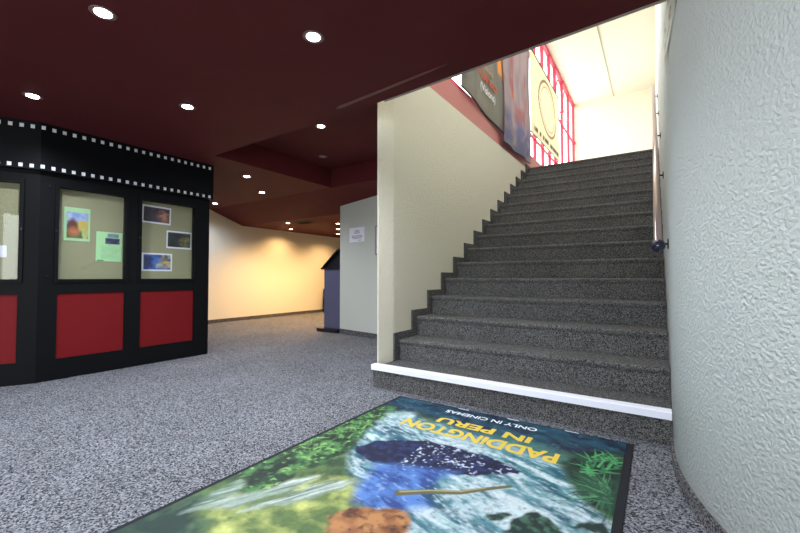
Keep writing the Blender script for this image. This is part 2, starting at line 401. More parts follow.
# ================================================================== STAIRCASE
st = thing('staircase', 'dark speckled carpeted staircase rising between cream and white walls', 'staircase', (0, YE, 0))
def on(o, t):                      # children were built in world coordinates
    o.parent = t; o.matrix_parent_inverse = Matrix.Translation(-Vector(t.location)); return o
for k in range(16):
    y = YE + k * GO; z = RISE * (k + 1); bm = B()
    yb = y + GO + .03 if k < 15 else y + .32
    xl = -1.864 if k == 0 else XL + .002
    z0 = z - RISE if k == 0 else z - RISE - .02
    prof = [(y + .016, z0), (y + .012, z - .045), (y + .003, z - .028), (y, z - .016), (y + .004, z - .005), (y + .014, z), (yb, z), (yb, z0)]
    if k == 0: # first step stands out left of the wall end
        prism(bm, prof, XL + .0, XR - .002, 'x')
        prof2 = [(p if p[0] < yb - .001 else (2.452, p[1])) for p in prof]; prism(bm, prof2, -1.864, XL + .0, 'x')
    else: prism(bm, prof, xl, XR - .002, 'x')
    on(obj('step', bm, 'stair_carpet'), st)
# stepped skirting along the left wall
for k in range(1, 16):
    y = YE + k * GO; z = RISE * (k + 1); bm = B()
    prism(bm, [(y - .068, z - RISE - .001), (y - .068, z + .058), (y + GO - .068, z + .058), (y + GO - .068, z - .002), (y + .02, z - .002), (y + .02, z - RISE - .001)], XL + .0005, XL + .014, 'x')
    on(obj('skirting_piece', bm, 'stair_carpet'), st)
bm = B(); prism(bm, [(YE - .006, RISE - .034), (YE - .006, RISE + .002), (YE + .0, RISE + .007), (YE + .058, RISE + .006), (YE + .058, RISE), (YE + .01, RISE), (YE - .001, RISE - .034)], -1.87, XR - .004, 'x')
o = on(obj('nosing_strip', bm, 'white_strip'), st); o['label'] = 'white strip on the lowest step'

# ================================================================== HANDRAIL
hr = thing('handrail', 'slim metal handrail with dark ball end on the right stair wall', 'handrail', (XR, 2.49, 1.03))
p0 = Vector((.012, 2.49, 1.03)); p1 = Vector((.012, 7.05, 3.80)); d = (p1 - p0)
bm = B(); cyl(bm, p0, p1, .021, seg=24); cyl(bm, p1, p1 + Vector((0, .35, 0)), .021, seg=24); on(obj('rail', bm, 'steel_rail', smooth=True), hr)
bm = B(); bmesh.ops.create_uvsphere(bm, u_segments=24, v_segments=14, radius=.034, matrix=Matrix.Translation(p0)); o = on(obj('end_ball', bm, 'blue_ball', smooth=True), hr); o['label'] = 'shiny dark blue ball end'
for y in (2.56, 3.55, 4.59, 5.5, 6.5):
    c = p0 + d * ((y - p0.y) / d.y); bm = B()
    cyl(bm, c + Vector((0, 0, -.015)), c + Vector((.024, 0, -.03)), .006, seg=10); cyl(bm, c + Vector((.024, 0, -.03)), (XR - .003, c.y, c.z - .03), .006, seg=10)
    cyl(bm, (XR - .006, c.y, c.z - .03), (XR, c.y, c.z - .03), .028, seg=16)
    on(obj('bracket', bm, 'black_metal'), hr)

# ================================================================== FILM STRIP DISPLAY BOOTH
booth = thing('display_booth', 'black display booth with film strip fascia, glass notice cases and red panels', 'booth', (-4.6, 1.5, 0))
KA, KB = Vector((-4.2, .947, 0)), Vector((-4.2, 2.383, 0))
KD = Vector((-.459, -.888, 0)).normalized(); KC = KA + KD * 1.43
def bpoly(o):   # plan outline, grown outwards by o
    n1 = Vector((1, 0, 0)); n2 = Vector((.888, -.459, 0))
    mid = KA + (n1 + n2).normalized() * (o / math.cos(math.acos(n1.dot(n2.normalized())) / 2))
    a = KB + Vector((o, o * .3, 0)); c = KC + n2 * o
    return [(a.x, a.y), (mid.x, mid.y), (c.x, c.y), (-5.8, c.y), (-5.8, a.y)]
bm = B(); prism(bm, bpoly(-.06), 0, Z0 - .002); on(obj('body', bm, 'black_laminate'), booth)
bm = B(); prism(bm, bpoly(.05), 1.735, Z0 - .001)
# film perforations: flat white squares on the fascia
def sq(bm, P, D, N, z, s=.026, sz=.03):
    P = P + N * .0008
    quad(bm, [tuple(P - D * s / 2 + Vector((0, 0, z - sz / 2))), tuple(P + D * s / 2 + Vector((0, 0, z - sz / 2))), tuple(P + D * s / 2 + Vector((0, 0, z + sz / 2))), tuple(P - D * s / 2 + Vector((0, 0, z + sz / 2)))], 1)
o1 = bpoly(.05); M1 = Vector((o1[1][0], o1[1][1], 0)); C1 = Vector((o1[2][0], o1[2][1], 0))
for z in (2.082, 1.762):
    y = 2.352
    while y > M1.y + .02: sq(bm, Vector((-4.15, y, 0)), Vector((0, 1, 0)), Vector((1, 0, 0)), z); y -= .0668
    s = M1.y - y
    while s < 1.4: sq(bm, M1 + KD * s, KD, Vector((.888, -.459, 0)), z); s += .0668
o = on(obj('film_strip_fascia', bm, ['black_gloss', 'perforation_white']), booth); o['label'] = 'black fascia printed with film perforations'
def face_frame(origin, D, N, wins, L, first):
    """front of one booth side: frame bars round the cases and red panels. wins: (s0,s1) along D"""
    Mx = Matrix((( D.x, N.x, 0, origin.x), (D.y, N.y, 0, origin.y), (0, 0, 1, 0), (0, 0, 0, 1)))   # local x along D, y outwards, z up
    s_edges = [0] + [v for w in wins for v in w] + [L]
    bm = B()
    for i in range(0, len(s_edges), 2): box(bm, s_edges[i], s_edges[i + 1], -.07, 0, 0, 1.74, M=Mx)
    for a, b in wins:
        box(bm, a, b, -.07, 0, 0, .175, M=Mx); box(bm, a, b, -.07, 0, .722, .845, M=Mx); box(bm, a, b, -.07, 0, 1.625, 1.74, M=Mx)
    on(obj('frame', bm, 'black_laminate'), booth)
    for a, b in wins:
        bm = B(); box(bm, a - .003, b + .003, -.03, -.012, .17, .726, M=Mx); on(obj('red_panel', bm, 'red_laminate'), booth)
        bm = B(); box(bm, a - .003, b + .003, -.06, -.052, .84, 1.63, M=Mx); on(obj('felt_board', bm, 'felt_beige'), booth)
        # door leaf: thin raised black frame with glass
        bm = B(); w = .028
        box(bm, a - w, a, 0, .012, .845 - w, 1.625 + w, M=Mx, bev=.002); box(bm, b, b + w, 0, .012, .845 - w, 1.625 + w, M=Mx, bev=.002)
        box(bm, a, b, 0, .012, .845 - w, .845, M=Mx); box(bm, a, b, 0, .012, 1.625, 1.625 + w, M=Mx)
        dl = on(obj('case_door', bm, 'black_gloss'), booth)
        bm = B(); box(bm, a, b, -.008, -.004, .845, 1.625, M=Mx); obj('glass_pane', bm, 'case_glass', dl)
        bm = B(); cyl(bm, Mx @ Vector((a - .014, .012, 1.25)), Mx @ Vector((a - .014, .02, 1.25)), .011, seg=14); obj('lock', bm, 'black_metal', dl)
    return Mx
Z = Vector((0, 0, 1))
MA = face_frame(KA, Vector((0, 1, 0)), Vector((1, 0, 0)), [(.125, .615), (.752, 1.27)], 1.436, True)
MB_ = face_frame(KA, KD, Vector((.888, -.459, 0)), [(.12, .66), (.79, 1.31)], 1.43, False)
# small hinge knobs on the post between the two sides
for z in (1.62, .87):
    bm = B(); cyl(bm, (-4.2, 1.005, z), (-4.188, 1.005, z), .008, seg=12); on(obj('hinge_pin', bm, 'black_metal'), booth)

# ---- papers in the cases: each its own thing
def sheet_in_case(name, cat, label, y0, y1, z0, z1, painter, group=None, tilt=0, nu=64, nv=64):
    U, V = UV(nu, nv); img = painter(U, V)
    y0, y1 = y0 * 1.012, y1 * 1.012; z0, z1 = .8607 + (z0 - .8607) * 1.012, .8607 + (z1 - .8607) * 1.012
    w, h = y1 - y0, z1 - z0; cy, cz = (y0 + y1) / 2, (z0 + z1) / 2; ct, stt = math.cos(tilt), math.sin(tilt)
    f = lambda u, v: (-4.2505 + .003 * math.sin(u * 3.1) * v, cy + (u - .5) * w * ct - (v - .5) * h * stt, cz + (u - .5) * w * stt + (v - .5) * h * ct)
    o = print_sheet(name, f, nu, nv, img, 'printed_paper', thick=.0006); return tag(o, label, cat, group)
def rect(U, V, a, b, c, d, s=.015): return np.clip(np.minimum(np.minimum(U - a, b - U), np.minimum(V - c, d - V)) / s + .5, 0, 1)
def disc(U, V, cu, cv, ru, rv, s=.15): return np.clip((1 - np.hypot((U - cu) / ru, (V - cv) / rv)) / s, 0, 1)
def base(U, c): return np.ones(U.shape + (3,)) * c
def p_poster(U, V):
    i = base(U, C(176, 218, 168)); m = rect(U, V, .1, .92, .09, .86)
    sky = over(base(U, C(96, 128, 206)), fbm(U * 6, V * 9, 3) * rect(U, V, 0, 1, .5, 1), C(206, 214, 240))
    sky = over(sky, disc(U, V, .75, .45, .35, .2), C(206, 180, 96)); sky = over(sky, rect(U, V, 0, 1, 0, .3, .1), C(74, 104, 62))
    sky = over(sky, disc(U, V, .32, .42, .26, .3, .4), C(104, 58, 44)); sky = over(sky, disc(U, V, .36, .28, .3, .2, .7), C(196, 120, 84)); sky = over(sky, disc(U, V, .8, .25, .14, .2), C(190, 188, 120))
    return over(i, m, sky * (.8 + .4 * fbm(U * 14, V * 14, 5))[..., None])
def p_green(U, V):
    i = base(U, C(176, 224, 170)); i = over(i, rect(U, V, .42, .86, .82, .95), over(base(U, C(80, 96, 130)), fbm(U * 20, V * 20) * 1.0, C(150, 170, 190)))
    i = over(i, rect(U, V, .34, .9, .6, .8), over(base(U, C(40, 44, 84)), np.clip(fbm(U * 12, V * 12, 4) * 2 - .8, 0, 1), C(120, 110, 140)))
    for k in range(14):
        v = .55 - k * .034
        i = over(i, rect(U, V, .2, .82, v - .007, v + .007, .01) * (vnoise(U * 40, V * 0 + k, k) > .3) * .45, C(96, 130, 104))
    i = over(i, rect(U, V, .05, .3, .02, .05), C(60, 80, 60)); return i
def photo(seed, cols):
    def f(U, V):
        i = base(U, C(236, 236, 246)); n1 = fbm(U * 4, V * 3, seed); n2 = fbm(U * 9, V * 8, seed + 20)
        a = over(base(U, cols[0]), np.clip(n1 * 4 - 1.6, 0, 1), cols[1]); a = over(a, np.clip(n2 * 5 - 2.6, 0, 1) * (U > .45), cols[2]); a = over(a, disc(U, V, .74, .45, .3, .45, .8) * np.clip(n2 * 3 - .6, 0, 1), cols[3])
        return over(i, rect(U, V, .05, .95, .09, .91), a)
    return f
sheet_in_case('poster', 'poster', 'small green edged film poster with blue sky in the left glass case', 1.105, 1.288, 1.175, 1.467, p_poster)
sheet_in_case('notice_sheet', 'notice', 'pale green printed sheet low in the left glass case', 1.333, 1.535, 1.003, 1.276, p_green, tilt=-.01)
sheet_in_case('film_still', 'photograph', 'dark film still at the top of the right glass case', 1.70, 1.97, 1.402, 1.58, photo(3, [C(60, 54, 72), C(30, 30, 44), C(120, 66, 58), C(190, 128, 112)]), 'film stills in the right case', tilt=-.02)
sheet_in_case('film_still', 'photograph', 'dim grey green film still beside the right edge of the case', 1.930, 2.186, 1.16, 1.345, photo(11, [C(48, 56, 66), C(30, 36, 40), C(96, 96, 60), C(126, 124, 70)]), 'film stills in the right case', tilt=-.01)
sheet_in_case('film_still', 'photograph', 'blue and yellow film still at the bottom of the right glass case', 1.705, 1.988, .922, 1.104, photo(8, [C(42, 56, 110), C(60, 110, 190), C(170, 180, 190), C(210, 180, 70)]), 'film stills in the right case')
# note at the left edge (in the angled case)
Uu, Vv = UV(30, 20); im = base(Uu, C(222, 222, 240)); im = over(im, rect(Uu, Vv, .1, .85, .3, .36) * .5, C(110, 110, 150)); im = over(im, rect(Uu, Vv, .15, .7, .55, .6) * .35, C(110, 110, 150))
def fpap(u, v): p = MB_ @ Vector((.205 + (1 - u) * .21, -.0500, 1.02 + v * .095)); return tuple(p)
tag(print_sheet('notice_sheet', fpap, 30, 20, im, 'printed_paper', thick=.0006), 'small white note at the far left of the booth', 'notice')

# ================================================================== PRINTED FLOOR MAT
MX0, MX1, MY0, MY1 = -1.546, -.108, .12, 2.305
mt = thing('floor_mat', 'large printed film advertising mat with river picture in front of the stairs', 'mat', (-.83, 1.2, 0))
bm = B(); box(bm, MX0, MX1, MY0, MY1, .0005, .006, bev=.002); on(obj('rubber_backing', bm, 'rubber'), mt)
nx, ny = 400, 600
x0, x1, y0, y1 = MX0 + .022, MX1 - .032, MY0 + .03, MY1 - .012
X, Y = np.meshgrid(np.linspace(x0, x1, nx), np.linspace(y0, y1, ny))
wx = X + .05 * (fbm(X * 9, Y * 9, 31) - .5) + .02 * (fbm(X * 30, Y * 30, 33) - .5); wy = Y + .05 * (fbm(X * 9, Y * 9, 51) - .5) + .02 * (fbm(X * 30, Y * 30, 53) - .5)
# base: foliage greens
n = fbm(X * 12, Y * 12, 2); n2 = fbm(X * 40, Y * 40, 5, 5)
img = base(X, C(52, 74, 52)); img = over(img, np.clip(n * 3 - 1.1, 0, 1), C(92, 122, 66)); img = over(img, np.clip(n2 * 3 - 1.5, 0, 1) * .7, C(36, 56, 44))
# turbulent river running diagonally
dirx, diry = .955, -.30
S_ = X * dirx + Y * diry; T = -X * diry + Y * dirx
flow = fbm(S_ * 7 + 60, T * 24 + 60 + 3.5 * fbm(S_ * 4 + 60, T * 5 + 60, 9), 12, 6); foam = fbm(S_ * 30 + 60, T * 75 + 60, 22, 4)
riv = over(base(X, C(44, 104, 120)), np.clip(flow * 3.2 - 1.1, 0, 1), C(142, 192, 200)); riv = over(riv, np.clip(flow * 5 - 2.6, 0, 1), C(212, 228, 232)); riv = over(riv, np.clip(fbm(X * 5, Y * 5, 77) * 5 - 2.4, 0, 1) * np.clip(foam * 4 - 1.3, 0, 1) * .8, C(206, 220, 228)); riv = over(riv, np.clip(fbm(X * 60, Y * 60, 79) * 5 - 2.8, 0, 1) * .5, C(34, 74, 96)); riv = riv * .78
riv = over(riv, np.clip((1 - flow) * 4 - 2.4, 0, 1) * .8, C(24, 70, 92)); riv = over(riv, np.clip(foam * 5 - 3, 0, 1) * .7, C(196, 214, 222))
river = [(-1.44, 2.02), (-1.29, 2.10), (-1.15, 1.99), (-.9, 2.0), (-.65, 1.96), (-.42, 1.9), (-.30, 1.78), (-.27, 1.7), (-.15, 1.56), (-.08, 1.45), (-.1, .9), (-.62, .55), (-.80, .85), (-.97, 1.12), (-1.10, 1.26), (-1.24, 1.40), (-1.34, 1.6), (-1.42, 1.85)]
img = over(img, pmask(wx, wy, river, .05), riv)
# navy water along the far edge
nav = over(base(X, C(16, 34, 56)), np.clip(flow * 3 - 1.3, 0, 1) * .8, C(36, 84, 104)); nav = over(nav, np.clip(n2 * 4 - 2.3, 0, 1) * .5, C(76, 122, 142))
img = over(img, pmask(wx, wy, [(-1.6, 2.4), (0, 2.4), (0, 1.95), (-.24, 1.93), (-.40, 2.0), (-.62, 2.02), (-.85, 1.99), (-1.05, 2.03), (-1.25, 2.08), (-1.42, 2.02), (-1.58, 1.95)], .10), nav)
img = over(img, pmask(wx, wy, [(-1.2, 2.0), (-.5, 2.03), (-.33, 1.93), (-.5, 1.83), (-.9, 1.87), (-1.2, 1.93)], .1) * .5, C(40, 110, 130))
# far left: dark teal leaves, then bright foliage along the left edge
def region(poly, soft, c, k=1): 
    global img; img = over(img, pmask(wx, wy, poly, soft) * k, c)
lf = over(base(X, C(30, 56, 40)), np.clip(fbm(X * 30, Y * 22, 41) * 5 - 2.2, 0, 1), C(70, 118, 66)); lf = over(lf, np.clip(fbm(X * 44, Y * 44, 43) * 6 - 3.6, 0, 1), C(128, 172, 100)); lf = over(lf, np.clip(fbm(X * 24, Y * 24, 47) * 6 - 3.2, 0, 1), C(20, 36, 32))
region([(-1.6, 2.06), (-1.44, 2.10), (-1.38, 1.8), (-1.32, 1.6), (-1.25, 1.42), (-1.33, 1.2), (-1.42, 1.0), (-1.6, 1.0)], .06, lf)
# meadow, waterfalls
md = over(base(X, C(92, 112, 62)), np.clip(fbm(X * 9, Y * 12, 61) * 3 - 1.2, 0, 1), C(184, 190, 110)); md = over(md, np.clip(fbm(X * 26, Y * 26, 62) * 4 - 2.2, 0, 1) * .8, C(66, 90, 56))
region([(-1.6, .1), (-1.46, .62), (-1.40, .95), (-1.22, 1.18), (-1.05, 1.24), (-.93, 1.1), (-.8, .9), (-.5, .5), (-.5, .1)], .08, md)
region([(-1.6, .4), (-1.6, .78), (-1.46, .84), (-1.40, .74), (-1.29, .76), (-1.27, .66), (-1.3, .4)], .05, over(base(X, C(30, 52, 46)), np.clip(n * 4 - 2, 0, 1), C(70, 96, 70)))
wf = over(base(X, C(140, 156, 146)), np.clip(fbm((X * .9 - Y * .43) * 46 + 90, (X * .43 + Y * .9) * 5, 71) * 4 - 1.8, 0, 1), C(88, 110, 90)); wf = over(wf, np.clip(fbm((X * .9 - Y * .43) * 64 + 90, (X * .43 + Y * .9) * 6, 75) * 4 - 2.2, 0, 1), C(200, 208, 206))
for poly in ([(-1.449, .721), (-1.478, .86), (-1.456, .98), (-1.39, 1.0), (-1.38, .86)], [(-1.43, .74), (-1.37, .92), (-1.30, 1.107), (-1.209, 1.189), (-1.23, 1.05), (-1.30, .87)], [(-1.27, .86), (-1.214, 1.032), (-1.151, 1.19), (-1.05, 1.225), (-1.111, 1.093), (-1.188, .963)]): region(poly, .03, wf, .95)
region([(-1.40, .93), (-1.44, 1.04), (-1.40, 1.15), (-1.31, 1.14), (-1.31, 1.03), (-1.355, .95)], .03, lf)
# jungle on the right with a radiating fern
jg = over(base(X, C(16, 34, 32)), np.clip(n * 4 - 1.8, 0, 1), C(34, 70, 52))
region([(0, 2.2), (-.12, 2.2), (-.27, 2.1), (-.35, 1.99), (-.36, 1.85), (-.30, 1.72), (-.25, 1.65), (-.18, 1.585), (0, 1.58)], .04, jg)
rnd = random.Random(5)
def stroke(pts, w0, w1, c, k=1):
    global img
    for i in range(len(pts) - 1):
        (ax, ay), (bx, by) = pts[i], pts[i + 1]; dx, dy = bx - ax, by - ay
        t = np.clip(((X - ax) * dx + (Y - ay) * dy) / (dx * dx + dy * dy + 1e-9), 0, 1); dd = np.hypot(X - ax - t * dx, Y - ay - t * dy)
        f = (i + t) / (len(pts) - 1); w = w0 + (w1 - w0) * f
        img = over(img, np.clip((w - dd) / .003 + .5, 0, 1) * k, c)
for i in range(90):
    a = rnd.uniform(.55, 4.0); L = rnd.uniform(.05, .2); cx, cy = rnd.uniform(-.21, -.15), rnd.uniform(1.66, 1.76)
    ex, ey = cx + L * math.cos(a + math.pi / 2 - .7), cy + L * math.sin(a + math.pi / 2 - .7); ex = min(ex, -.135); mx, my = (cx + ex) / 2 + rnd.uniform(-.02, .02), (cy + ey) / 2 + .015
    g_ = rnd.random(); stroke([(cx, cy), (mx, my), (ex, ey)], .0045, .001, C(30 + 60 * g_ * g_, 66 + 90 * g_ * g_, 50 + 56 * g_ * g_), .85)
for i in range(44):
    cx, cy = rnd.uniform(-.29, -.16), rnd.uniform(1.84, 2.08); a = rnd.uniform(0, 3.1); L = rnd.uniform(.05, .13); g_ = rnd.random()
    stroke([(cx, cy), (cx + L * .5 * math.cos(a) , cy + L * .5 * math.sin(a) + .01), (max(-.35, min(-.14, cx + L * math.cos(a))), cy + L * math.sin(a))], .007, .001, C(30 + 50 * g_, 84 + 80 * g_, 56 + 44 * g_), .85)
for i in range(60):
    cx, cy = rnd.uniform(-1.52, -1.36), rnd.uniform(1.25, 2.05); a = rnd.uniform(0, 6.28); L = rnd.uniform(.03, .09); g_ = rnd.random()
    stroke([(cx, cy), (max(-1.53, cx + L * math.cos(a)), cy + L * math.sin(a))], .007, .001, C(50 + 90 * g_, 100 + 90 * g_, 56 + 50 * g_), .8)
# fine print texture over the whole picture
img = img * (.82 + .36 * fbm(X * 110, Y * 110, 99, 3))[..., None]
# dark wet rock in the river, spray dots, deep blue pool, brown boulders, driftwood
rk = over(base(X, C(22, 26, 54)), np.clip(n2 * 4 - 1.8, 0, 1) * .7, C(44, 56, 104)); rk = over(rk, np.clip(fbm(X * 70, Y * 70, 81) * 9 - 5.6, 0, 1) * (X > -1.0), C(196, 206, 226))
region([(-1.261, 1.487), (-1.245, 1.596), (-1.137, 1.698), (-.988, 1.754), (-.832, 1.775), (-.709, 1.765), (-.60, 1.74), (-.50, 1.70), (-.571, 1.627), (-.682, 1.563), (-.798, 1.506), (-.962, 1.437), (-1.112, 1.425), (-1.233, 1.454)], .012, rk)
pool = over(base(X, C(42, 68, 132)), np.clip(flow * 4 - 1.6, 0, 1), C(84, 124, 190)); pool = over(pool, np.clip(foam * 5 - 3, 0, 1) * .6, C(150, 180, 220)); pool = over(pool, np.clip(n2 * 4 - 2.4, 0, 1) * .7, C(28, 40, 100))
region([(-1.08, 1.43), (-.95, 1.47), (-.74, 1.55), (-.78, 1.46), (-.78, 1.36), (-.70, 1.26), (-.80, 1.17), (-.90, 1.13), (-.97, 1.12), (-1.04, 1.22), (-1.05, 1.32)], .05, pool)
bw = over(base(X, C(120, 74, 48)), np.clip(n * 4 - 1.6, 0, 1), C(176, 122, 76)); bw = over(bw, np.clip(n2 * 4 - 2.2, 0, 1), C(70, 42, 32))
region([(-.99, 1.0), (-.96, 1.09), (-.89, 1.13), (-.80, 1.18), (-.74, 1.17), (-.70, 1.09), (-.74, .98), (-.9, .92)], .02, bw)
stroke([(-.86, 1.275), (-.77, 1.345), (-.66, 1.41), (-.59, 1.485), (-.508, 1.565)], .019, .009, C(96, 92, 62)); stroke([(-.86, 1.285), (-.77, 1.355), (-.66, 1.42), (-.59, 1.495)], .006, .004, C(160, 158, 116), .8)
gr = over(base(X, C(26, 46, 44)), np.clip(n2 * 4 - 1.9, 0, 1), C(66, 100, 84))
for q in ([(-.52, 1.34), (-.486, 1.39), (-.46, 1.385), (-.47, 1.34), (-.5, 1.31)], [(-.45, 1.36), (-.42, 1.415), (-.37, 1.45), (-.32, 1.43), (-.26, 1.38), (-.33, 1.3), (-.44, 1.28)], [(-.25, 1.42), (-.20, 1.50), (-.15, 1.53), (-.14, 1.45)]): region(q, .012, gr)
class F:
    @staticmethod
    def grid(us, vs):
        a, b = np.meshgrid(x0 + us * (x1 - x0), y0 + vs * (y1 - y0)); return np.stack([a, b, np.full(a.shape, .0066)], -1).reshape(-1, 3)
    def __call__(s, u, v): pass
o = on(print_sheet('printed_face', F(), nx, ny, img, 'printed_mat'), mt); o['label'] = 'printed river, rocks and jungle picture'
def R180(x, y): return Matrix.Translation((x, y, .0068)) @ Matrix.Rotation(math.pi, 4, 'Z')
for s, m, w, h, x, y, b, l in (('PADDiNGTON', 'letter_yellow', .865, .112, -.395, 1.975, .036, 'yellow title lettering'), ('IN PERU', 'letter_yellow', .545, .082, -.555, 2.098, .036, 'yellow title lettering, second line'), ('ONLY IN CINEMAS', 'letter_white', .56, .046, -.565, 2.236, .018, 'white caption lettering')):
    for o in text_mesh('lettering', s, m, w, h, R180(x, y), b, None, .0006): on(o, mt); o['label'] = l
for xx in (-1.045, -.724, -.40):
    bm = B(); box(bm, xx - .035, xx + .035, MY1 - .012, MY1 - .004, .0062, .0068); on(obj('edge_mark', bm, 'letter_white'), mt)

# ================================================================== BANNERS, POSTERS UPSTAIRS
def banner(name, label, ya, yb, za0, za1, ztop, painter, folds, x=-1.79, amp=.03, nu=90, nv=120, cat='banner'):
    U, V = UV(nu, nv); img = painter(U, V)
    def f(u, v):
        zb = za0 + (za1 - za0) * u
        return (x + amp * (math.sin(u * folds) * (.35 + .65 * (1 - v)) ) + .02 * (1 - v) * math.sin(v * 7), ya + (yb - ya) * u, zb + (ztop - zb) * v)
    t = thing(name, label, cat, (x, (ya + yb) / 2, za0))
    on(print_sheet('printed_cloth', f, nu, nv, img, 'printed_banner', thick=.002), t)
    bm = B(); cyl(bm, (x, ya - .02, ztop + .012), (x, yb + .02, ztop + .012), .014, seg=12); on(obj('top_rod', bm, 'black_metal'), t)
    bm = B()
    for i in range(12):
        u0, u1 = i / 12, (i + 1) / 12; a, b = Vector(f(u0, 0)), Vector(f(u1, 0)); cyl(bm, a, b, .009, seg=8)
    on(obj('bottom_hem', bm, 'black_metal'), t)
    return t
def pb1(U, V):
    i = over(base(U, C(128, 124, 118)), np.clip(fbm(U * 8, V * 2, 5) * 3 - 1, 0, 1) * .7, C(150, 144, 132)); i = over(i, rect(U, V, .80, .93, .42, 1.1, .05), C(226, 160, 84)); i = over(i, rect(U, V, .93, 1.02, 0, 1, .04) * .7, C(150, 130, 110))
    return i
def pb2(U, V):
    i = over(base(U, C(156, 138, 146)), np.clip(fbm(U * 6, V * 4, 15) * 3 - 1, 0, 1), C(184, 164, 168)); i = over(i, np.clip(fbm(U * 9, V * 7, 25) * 5 - 2.9, 0, 1) * (V > .2), C(176, 122, 122)) * 1.0
    i = over(i, rect(U, V, 0, 1, -.1, .22, .1) * np.clip(fbm(U * 8, V * 16, 9) * 3 - .8, 0, 1), C(124, 122, 158)); i = over(i, disc(U, V, .28, .37, .05, .025), C(220, 120, 60)); i = over(i, disc(U, V, .3, .62, .12, .2, .8) * .6, C(176, 70, 76))
    return i
b1 = banner('banner', 'grey film banner with orange and white lettering beside the stairs', 3.90, 5.38, 3.01, 2.90, 4.75, pb1, 9, amp=.012, x=-1.785)
b2 = banner('banner', 'purple grey film banner hanging down to the top steps', 5.24, 6.62, 2.765, 2.80, 5.0, pb2, 12, amp=.018, x=-1.75)
b3 = banner('banner', 'beige banner with an oval emblem on the red framed glazing', 6.69, 9.02, 3.38, 3.42, 4.86, lambda U, V: over(over(over(base(U, C(244, 238, 214)), (np.abs(np.hypot((U - .55) / .3, (V - .55) / .36) - 1) < .05) * .8, C(150, 106, 60)), (np.abs(np.hypot((U - .55) / .24, (V - .55) / .29) - 1) < .03) * .6, C(190, 110, 80)),
            np.maximum(rect(U, V, .08, .55, .06, .11), rect(U, V, .6, .95, .06, .11)) * (vnoise(U * 50, V * 0, 3) > .35) * .9, C(90, 70, 50)), 3, amp=.008, x=-1.76)
# lettering on the first banner (reads along +y on the cloth)
def My(y, z, x=-1.764): return Matrix(((0, 0, 1, x), (1, 0, 0, y), (0, 1, 0, z), (0, 0, 0, 1)))
mat('orange_ink', srgb(196, 84, 50), .7); mat('sand_ink', srgb(190, 140, 96), .7); mat('pale_ink', srgb(226, 220, 222), .7)

# poster on the curved wall, curling off
Uu, Vv = UV(40, 60)
im = over(base(Uu, C(236, 240, 226)), np.clip(fbm(Uu * 5, Vv * 8, 91) * 6 - 3.6, 0, 1), C(110, 120, 108)); im = over(im, rect(Uu, Vv, .85, 1.1, -.1, 1.1) * .7, C(60, 120, 96)); im = over(im, np.clip(fbm(Uu * 8, Vv * 10, 95) * 5 - 3, 0, 1), C(206, 170, 150))
def fcurl(u, v):
    y = 2.16 - .29 * u; a = math.asin((2.2 - y) / R); xw = XR + R - R * math.cos(a)
    zb = 1.865 + .0 * u; z = zb + .35 * v + .12 * u * (1 - v) * u
    lift = .002 + .012 * (1 - v) * (1 - u) ** 2 + .002 * math.sin(v * 14 + u * 3) * (.3 + u)
    return (xw - lift, y, min(z, Z0 - .004) if v > .99 else z)
# keep it under the ceiling
def fcurl2(u, v):
    p = fcurl(u, v * .70); return p
tag(print_sheet('curling_poster', fcurl2, 40, 60, im, 'printed_paper', thick=.0006), 'pale curling poster at the top of the white curved wall', 'poster')

# notice on the pale wall
nt = thing('notice_sheet', 'small white printed notice taped to the pale wall behind the stairs', 'notice', (-3.655, 4.323, 1.37))
D = Vector((.986, -.1655, 0)).normalized(); N = Vector((-.1655, -.986, 0)).normalized(); P0 = Vector((-3.825, 4.349, 1.378)) + N * .004
Mn = Matrix(((D.x, 0, N.x, P0.x), (D.y, 0, N.y, P0.y), (0, 1, 0, P0.z), (0, 0, 0, 1)))
bm = B(); box(bm, 0, .34, 0, .215, 0, .001, M=Mn); on(obj('sheet', bm, 'white_paper'), nt)
bm = B()
for k, (a, b) in enumerate(((.13, .22), (.12, .23), (.11, .24), (.06, .29), (.05, .30), (.08, .27))):
    if k == 3: on(obj('printed_lines', bm, 'ink'), nt); bm = B()
    z = .165 - k * .019 - (.02 if k > 2 else 0); x = a
    while x < b:
        w = random.uniform(.01, .028); box(bm, x, min(b, x + w), z, z + .008, .001, .0014, M=Mn); x += w + .005
box(bm, .20, .28, .02, .026, .001, .0014, M=Mn)
on(obj('printed_lines', bm, 'ink'), nt)
# narrow dark framed edge beside it
P1 = Vector((-3.262, 4.262, 1.17)); Mf = Matrix(((D.x, 0, N.x, P1.x), (D.y, 0, N.y, P1.y), (0, 1, 0, P1.z), (0, 0, 0, 1)))
t = thing('picture_frame', 'grey edged frame on the pale wall, mostly hidden behind the stair wall', 'picture frame', tuple(P1))
bm = B(); box(bm, 0, .018, 0, .41, 0, .02, M=Mf); box(bm, .55, .568, 0, .41, 0, .02, M=Mf); box(bm, .018, .55, 0, .018, 0, .02, M=Mf); box(bm, .018, .55, .392, .41, 0, .02, M=Mf); on(obj('frame', bm, 'trim_grey'), t)
bm = B(); box(bm, .018, .55, .018, .392, .002, .008, M=Mf); on(obj('picture', bm, 'white_paper'), t)

